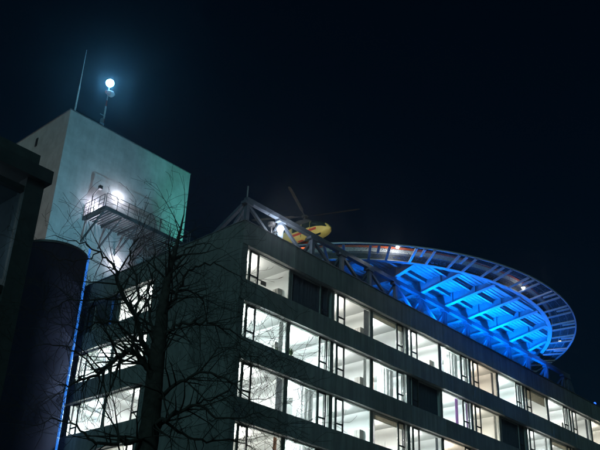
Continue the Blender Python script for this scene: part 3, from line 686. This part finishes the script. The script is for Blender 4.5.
    prof = [(-5.9, 1.6), (-6.5, 1.35), (-7.1, 1.5), (-7.35, 2.1), (-7.7, 3.3), (-7.2, 3.35), (-6.6, 2.6), (-5.9, 2.15)]; k = len(prof)
    mb.add([(x, -.09, z) for x, z in prof] + [(x, .09, z) for x, z in prof], [tuple(range(k)), tuple(range(k, 2 * k))[::-1]] + [(i, (i + 1) % k, k + (i + 1) % k, k + i) for i in range(k)])
    fin = mb.build('tail_fin', YEL, h)
    rot_fn = lambda x, y, z: (x - 6.75, z, y + 1.95)
    MB(rot_fn).lathe([(0.42, -.16), (0.5, -.16), (0.5, .16), (0.42, .16)], 24).build('fenestron_ring', GRY, fin)
    for i in range(8):
        t = i * math.pi / 4; MB(rot_fn).bar((0.08 * math.cos(t), 0.08 * math.sin(t), 0), (0.41 * math.cos(t), 0.41 * math.sin(t), 0), 0.07, 0.2).build('fan_blade', GRY, fin)
    MB().box(-5.5, -5.05, -1.3, 1.3, 1.9, 1.95).build('stabiliser', YEL, h)
    for sg in (-1, 1):
        MB().box(-5.75, -4.95, sg * 1.3 - .03, sg * 1.3 + .03, 1.55, 2.3).build('end_plate', WHT, h)
        mb = MB(); mb.sm = True; mb.tube([(1.9, sg * 1.0, .22), (1.65, sg * 1.0, .06), (-1.5, sg * 1.0, .05)], 0.055, 8); mb.build('skid', GRY, h)
    for x in (1.0, -0.85):
        mb = MB(); mb.sm = True; mb.tube([(x, -1.0, .06), (x, -.85, .42), (x, -.5, .56), (x, .5, .56), (x, .85, .42), (x, 1.0, .06)], 0.05, 8); mb.build('cross_tube', GRY, h)
    MB().tube([(0, 0, 2.8), (0, 0, 3.32)], [0.16, 0.1], 10).build('rotor_mast', GRY, h)
    hub = MB().lathe([(0.001, -0.06), (0.3, -0.05), (0.3, 0.06), (0.001, 0.1)], 16, (0, 0, 3.28)).build('rotor_hub', GRY, h)
    for i in range(4):
        t = R(24 + 90 * i); c, s_ = math.cos(t), math.sin(t); sec = []; vs = []; fs = []
        for (r_, ch, tw, dz) in ((0.28, .07, 0, 0), (0.9, .12, .1, .02), (1.2, .29, .22, .04), (3.0, .29, .15, .10), (4.7, .28, .08, .17), (5.1, .17, .06, .19)):
            for (u, v) in ((-.35, 0), (.1, .045), (.65, 0), (.1, -.03)):
                cu, cv = u * ch, v * ch * 2.2; a_ = cu * math.cos(tw) - cv * math.sin(tw); b_ = cu * math.sin(tw) + cv * math.cos(tw)
                vs.append((r_ * c - a_ * s_, r_ * s_ + a_ * c, 3.29 + dz + b_))
        for j in range(5):
            for k in range(4): fs.append((j * 4 + k, j * 4 + (k + 1) % 4, (j + 1) * 4 + (k + 1) % 4, (j + 1) * 4 + k))
        fs += [(0, 1, 2, 3), (20, 23, 22, 21)]
        MB().add(vs, fs).build('rotor_blade', GRY, h)
    return h
helicopter((51.35, 48.1, 36.75), R(-88), (0, 0))

# ------------------------------------------------------------------ glass-fronted building at the left edge
OX0, OX1, OY, OZ = -6.0, 11.75, 22.0, 15.62
off = empty('glass_office', (OX1, OY, 0), 'dark flat-roofed building with a glass front at the left edge', 'building')
MB().box(OX0, OX1 + 0.02, OY - 0.25, 30, OZ - 0.45, OZ).build('roof', mat('office_dark', (0.06, 0.066, 0.066), 0.6, 0.0), off)
MB().box(OX0, OX1 - 0.45, OY - 0.1, 30, OZ + 0.001, OZ + 0.42).build('roof_upstand', mat('office_upstand', (0.08, 0.09, 0.088), 0.6, 0.0), off)
MB().box(OX1 - 0.7, OX1 - 0.1, OY - 0.05, OY + 0.4, 0, OZ - 0.451).build('column', MATS['office_dark'], off)
MB().box(OX1 - 0.3, OX1 - 0.1, OY + 0.401, 29.9, 0, OZ - 0.451).build('side_wall', MATS['office_dark'], off)
MB().box(OX0, OX1 - 0.31, 27.0, 27.2, 0, OZ - 0.451).build('back_wall', mat('office_wall', (0.35, 0.37, 0.38)), off)
for i in range(5):
    z = OZ - 0.75 - i * 3.3
    MB().box(OX0, OX1 - 0.701, OY, OY + 0.2, z - 0.2, z).build('transom', FRAME, off)
    for k in range(6):
        xa = OX1 - 0.72 - (k + 1) * 1.9
        MB().box(xa, xa + 0.1, OY + 0.02, OY + 0.18, z - 3.09, z - 0.201).build('mullion', FRAME, off)
        MB().box(xa + 0.11, xa + 1.88, OY + 0.09, OY + 0.1, z - 3.08, z - 0.21).build('pane', DGLASS, off)
    if i < 4: MB().box(OX0, OX1 - 0.31, OY + 0.21, 26.9, z - 3.3 - 0.18, z - 3.3 - 0.02).build('floor_slab', MATS['office_wall'], off)
od = empty('office_fill', (8.5, 25.0, OZ - 0.46), 'added dim fill lamp behind the glass front of the dark building', 'lamp')
MB().lathe([(0.001, 0), (0.25, -0.05), (0.3, -0.25), (0.001, -0.25)], 14, (8.5, 25, OZ - 0.8)).build('shade', mat('office_fill_glow', (.8, .8, .8), emit=(0.7, 0.9, 1.0), strength=0.6), od)
MB().bar((8.5, 25, OZ - 0.8), (8.5, 25, OZ - 0.46), 0.02).build('cord', FRAME, od)
light('office_fill_light', 'POINT', (8.5, 25, OZ - 1.4), 60, (0.6, 0.85, 1.0), od, size=0.2)  # added fill light that brightens the panes from inside

# ------------------------------------------------------------------ bare tree in front

LIMBS = [
    [(8.94, 11.92, -0.05, 0.42), (9.04, 11.97, 3.38, 0.3), (9.05, 11.96, 4.46, 0.27), (9.11, 11.92, 5.28, 0.235), (9.1, 11.93, 6.06, 0.205), (9.09, 11.93, 6.88, 0.175), (9.1, 11.93, 7.6, 0.135), (9.16, 12.01, 8.18, 0.095), (9.2, 11.97, 8.65, 0.065), (9.31, 12.01, 9.17, 0.04), (9.42, 12.06, 9.78, 0.015)],
    [(9.09, 11.93, 6.18, 0.14), (8.82, 11.89, 6.53, 0.12), (8.46, 11.9, 6.65, 0.105), (8.21, 11.95, 6.43, 0.09), (7.98, 11.99, 6.14, 0.065), (7.7, 12.05, 5.98, 0.045), (7.39, 12.13, 5.68, 0.02)],
    [(9.1, 11.93, 6.55, 0.14), (8.99, 12.26, 7.11, 0.12), (8.93, 12.55, 7.64, 0.1), (8.76, 12.79, 8.1, 0.085), (8.65, 12.98, 8.61, 0.065), (8.38, 13.16, 8.9, 0.045), (8.1, 13.45, 9.07, 0.03), (7.69, 13.8, 9.17, 0.012)],
    [(8.93, 12.55, 7.64, 0.07), (9.0, 12.62, 8.25, 0.055), (8.84, 12.85, 8.86, 0.04), (9.02, 12.85, 9.43, 0.025), (9.16, 12.75, 9.95, 0.01)],
    [(9.1, 11.93, 7.14, 0.09), (9.17, 11.49, 7.27, 0.07), (9.37, 11.06, 7.29, 0.05), (9.64, 10.7, 7.14, 0.03), (9.92, 10.3, 6.82, 0.012)],
    [(9.1, 11.92, 7.72, 0.09), (9.37, 11.97, 7.98, 0.07), (9.55, 11.95, 8.53, 0.055), (9.83, 11.85, 8.8, 0.042), (10.19, 11.68, 8.82, 0.03), (10.62, 11.43, 8.61, 0.012)],
    [(9.12, 11.91, 5.94, 0.1), (9.13, 11.39, 6.13, 0.075), (9.31, 10.99, 6.33, 0.055), (9.49, 10.56, 6.21, 0.035), (9.77, 10.17, 5.87, 0.02), (10.02, 9.78, 5.96, 0.008)],
    [(9.11, 11.91, 5.49, 0.1), (9.11, 11.41, 5.61, 0.08), (9.22, 10.93, 5.74, 0.06), (9.47, 10.45, 5.49, 0.04), (9.8, 9.99, 5.58, 0.02), (10.05, 9.6, 5.41, 0.008)],
    [(9.11, 11.92, 5.35, 0.1), (8.52, 11.73, 5.13, 0.08), (8.05, 11.7, 4.96, 0.06), (7.64, 11.73, 5.08, 0.04), (7.29, 11.84, 5.19, 0.025), (6.87, 11.97, 5.05, 0.01)],
    [(9.1, 11.92, 6.95, 0.08), (9.23, 12.45, 7.62, 0.06), (9.26, 12.68, 8.29, 0.045), (9.38, 12.71, 8.94, 0.03), (9.3, 12.9, 9.49, 0.012)],
    [(8.76, 12.79, 8.1, 0.05), (8.38, 13.04, 7.9, 0.04), (8.0, 13.28, 7.81, 0.03), (7.63, 13.61, 7.57, 0.02), (7.16, 13.97, 7.7, 0.008)],
    [(8.38, 13.16, 8.9, 0.035), (7.98, 13.41, 8.61, 0.025), (7.48, 13.69, 8.75, 0.018), (6.94, 13.97, 8.87, 0.006)],
    [(9.17, 11.99, 7.96, 0.06), (9.64, 12.01, 8.25, 0.045), (10.04, 11.94, 8.14, 0.03), (10.21, 11.93, 7.56, 0.012)],
    [(9.12, 11.91, 5.71, 0.08), (9.8, 12.01, 5.59, 0.06), (10.37, 11.92, 5.52, 0.045), (10.9, 11.71, 5.64, 0.03), (11.4, 11.51, 5.5, 0.012)],
    [(7.98, 11.99, 6.14, 0.04), (7.58, 12.13, 6.47, 0.03), (7.21, 12.35, 6.5, 0.02), (6.72, 12.51, 6.26, 0.007)],
    [(9.2, 11.97, 8.65, 0.04), (9.57, 11.94, 9.08, 0.03), (9.92, 11.91, 9.3, 0.02), (10.29, 11.72, 9.22, 0.008)],
    [(8.82, 11.89, 6.53, 0.07), (8.3, 11.89, 6.99, 0.05), (7.84, 11.96, 7.01, 0.035), (7.51, 12.05, 6.78, 0.02), (7.08, 12.31, 6.85, 0.008)],
    [(9.31, 10.99, 6.33, 0.03), (9.49, 10.83, 6.72, 0.022), (9.79, 10.56, 6.79, 0.015), (10.08, 10.15, 6.5, 0.006)],
    [(9.22, 10.93, 5.74, 0.04), (9.68, 10.8, 6.01, 0.028), (10.01, 10.63, 6.47, 0.018), (10.2, 10.44, 6.85, 0.007)]]
def grow_tree():
    rnd = random.Random(11)
    base = Vector(LIMBS[0][0][:3]); base.z = 0
    t = empty('bare_tree', base, 'large bare leafless tree in front of the end facade', 'tree')
    trunk = MB(); trunk.sm = True; twigs = MB(); twigs.sm = True
    def smooth(pts, rad, sub=5, jit=0.03):
        P = [Vector(p) for p in pts]; out = []; ro = []
        for i in range(len(P) - 1):
            p0 = P[max(i - 1, 0)]; p1 = P[i]; p2 = P[i + 1]; p3 = P[min(i + 2, len(P) - 1)]
            for k in range(sub):
                u = k / sub
                q = 0.5 * ((2 * p1) + (p2 - p0) * u + (2 * p0 - 5 * p1 + 4 * p2 - p3) * u * u + (3 * p1 - p0 - 3 * p2 + p3) * u ** 3)
                if i or k: q += Vector((rnd.gauss(0, jit), rnd.gauss(0, jit), rnd.gauss(0, jit)))
                out.append(q); ro.append(rad[i] + (rad[i + 1] - rad[i]) * u)
        out.append(P[-1]); ro.append(rad[-1]); return out, ro
    def twig(p, d, L, r, lvl):
        n = max(4, int(L / 0.16)); pts = [p]; rad = [r]; step = L / n; dd = d.normalized(); bend = Vector((rnd.gauss(0, .10), rnd.gauss(0, .10), rnd.gauss(0.02, .08)))
        for i in range(n):
            dd = (dd + bend * 0.55 + Vector((rnd.gauss(0, .10), rnd.gauss(0, .10), rnd.gauss(0.0, .10)))).normalized()
            pts.append(pts[-1] + dd * step); rad.append(max(0.0032, r * (1 - (i + 1) / n * 0.85)))
            if lvl > 0 and i > 0 and rnd.random() < (0.62 if lvl > 1 else 0.5):
                side = dd.cross(Vector((rnd.gauss(0, 1), rnd.gauss(0, 1), rnd.gauss(0, 1)))).normalized()
                twig(pts[-1], (dd * 0.75 + side * rnd.uniform(.5, 1.0)).normalized(), L * rnd.uniform(.32, .62), rad[-1] * 0.62, lvl - 1)
        twigs.tube(pts, rad, 5 if r > 0.015 else 3, cap=False)
    for li, limb in enumerate(LIMBS):
        pts, rad = smooth([q[:3] for q in limb], [q[3] * (0.77 if li == 0 else 0.41) for q in limb], jit=0.006 if li == 0 else 0.024)
        trunk.tube(pts, rad, 12 if li == 0 else 8)
        L = len(pts)
        for i in range(2, L):
            f = i / L
            if li == 0 and (f < 0.45): continue
            for rep in range(2):
              if rnd.random() < (0.72 if pts[i].z < 8.6 else 0.34):
                d = (pts[i] - pts[i - 1]).normalized(); side = d.cross(Vector((rnd.gauss(0, 1), rnd.gauss(0, 1), rnd.gauss(0, 1)))).normalized()
                twig(pts[i], (d * 0.6 + side * 0.9 + Vector((0, 0, 0.1))), rnd.uniform(.4, 1.25) * (1.1 - 0.3 * f), min(0.022, rad[i] * 0.55), 2)
        twig(pts[-1], pts[-1] - pts[-2], 1.0, rad[-1], 2)
    trunk.build('trunk', BARK, t); twigs.build('branches', BARK, t)
grow_tree()


# ------------------------------------------------------------------ night haze
if True:
    hz = MB().box(-705, 905, -705, 905, -1, 58).build('haze', [])
    hm = bpy.data.materials.new('night_haze'); hm.use_nodes = True; hn = hm.node_tree; hn.nodes.clear()
    ho = hn.nodes.new('ShaderNodeOutputMaterial'); pv = hn.nodes.new('ShaderNodeVolumePrincipled')
    pv.inputs['Color'].default_value = (0.75, 0.88, 1.0, 1); pv.inputs['Density'].default_value = 0.0012; pv.inputs['Anisotropy'].default_value = 0.93
    hn.links.new(pv.outputs[0], ho.inputs['Volume']); hz.data.materials.append(hm); tag(hz, kind='stuff')
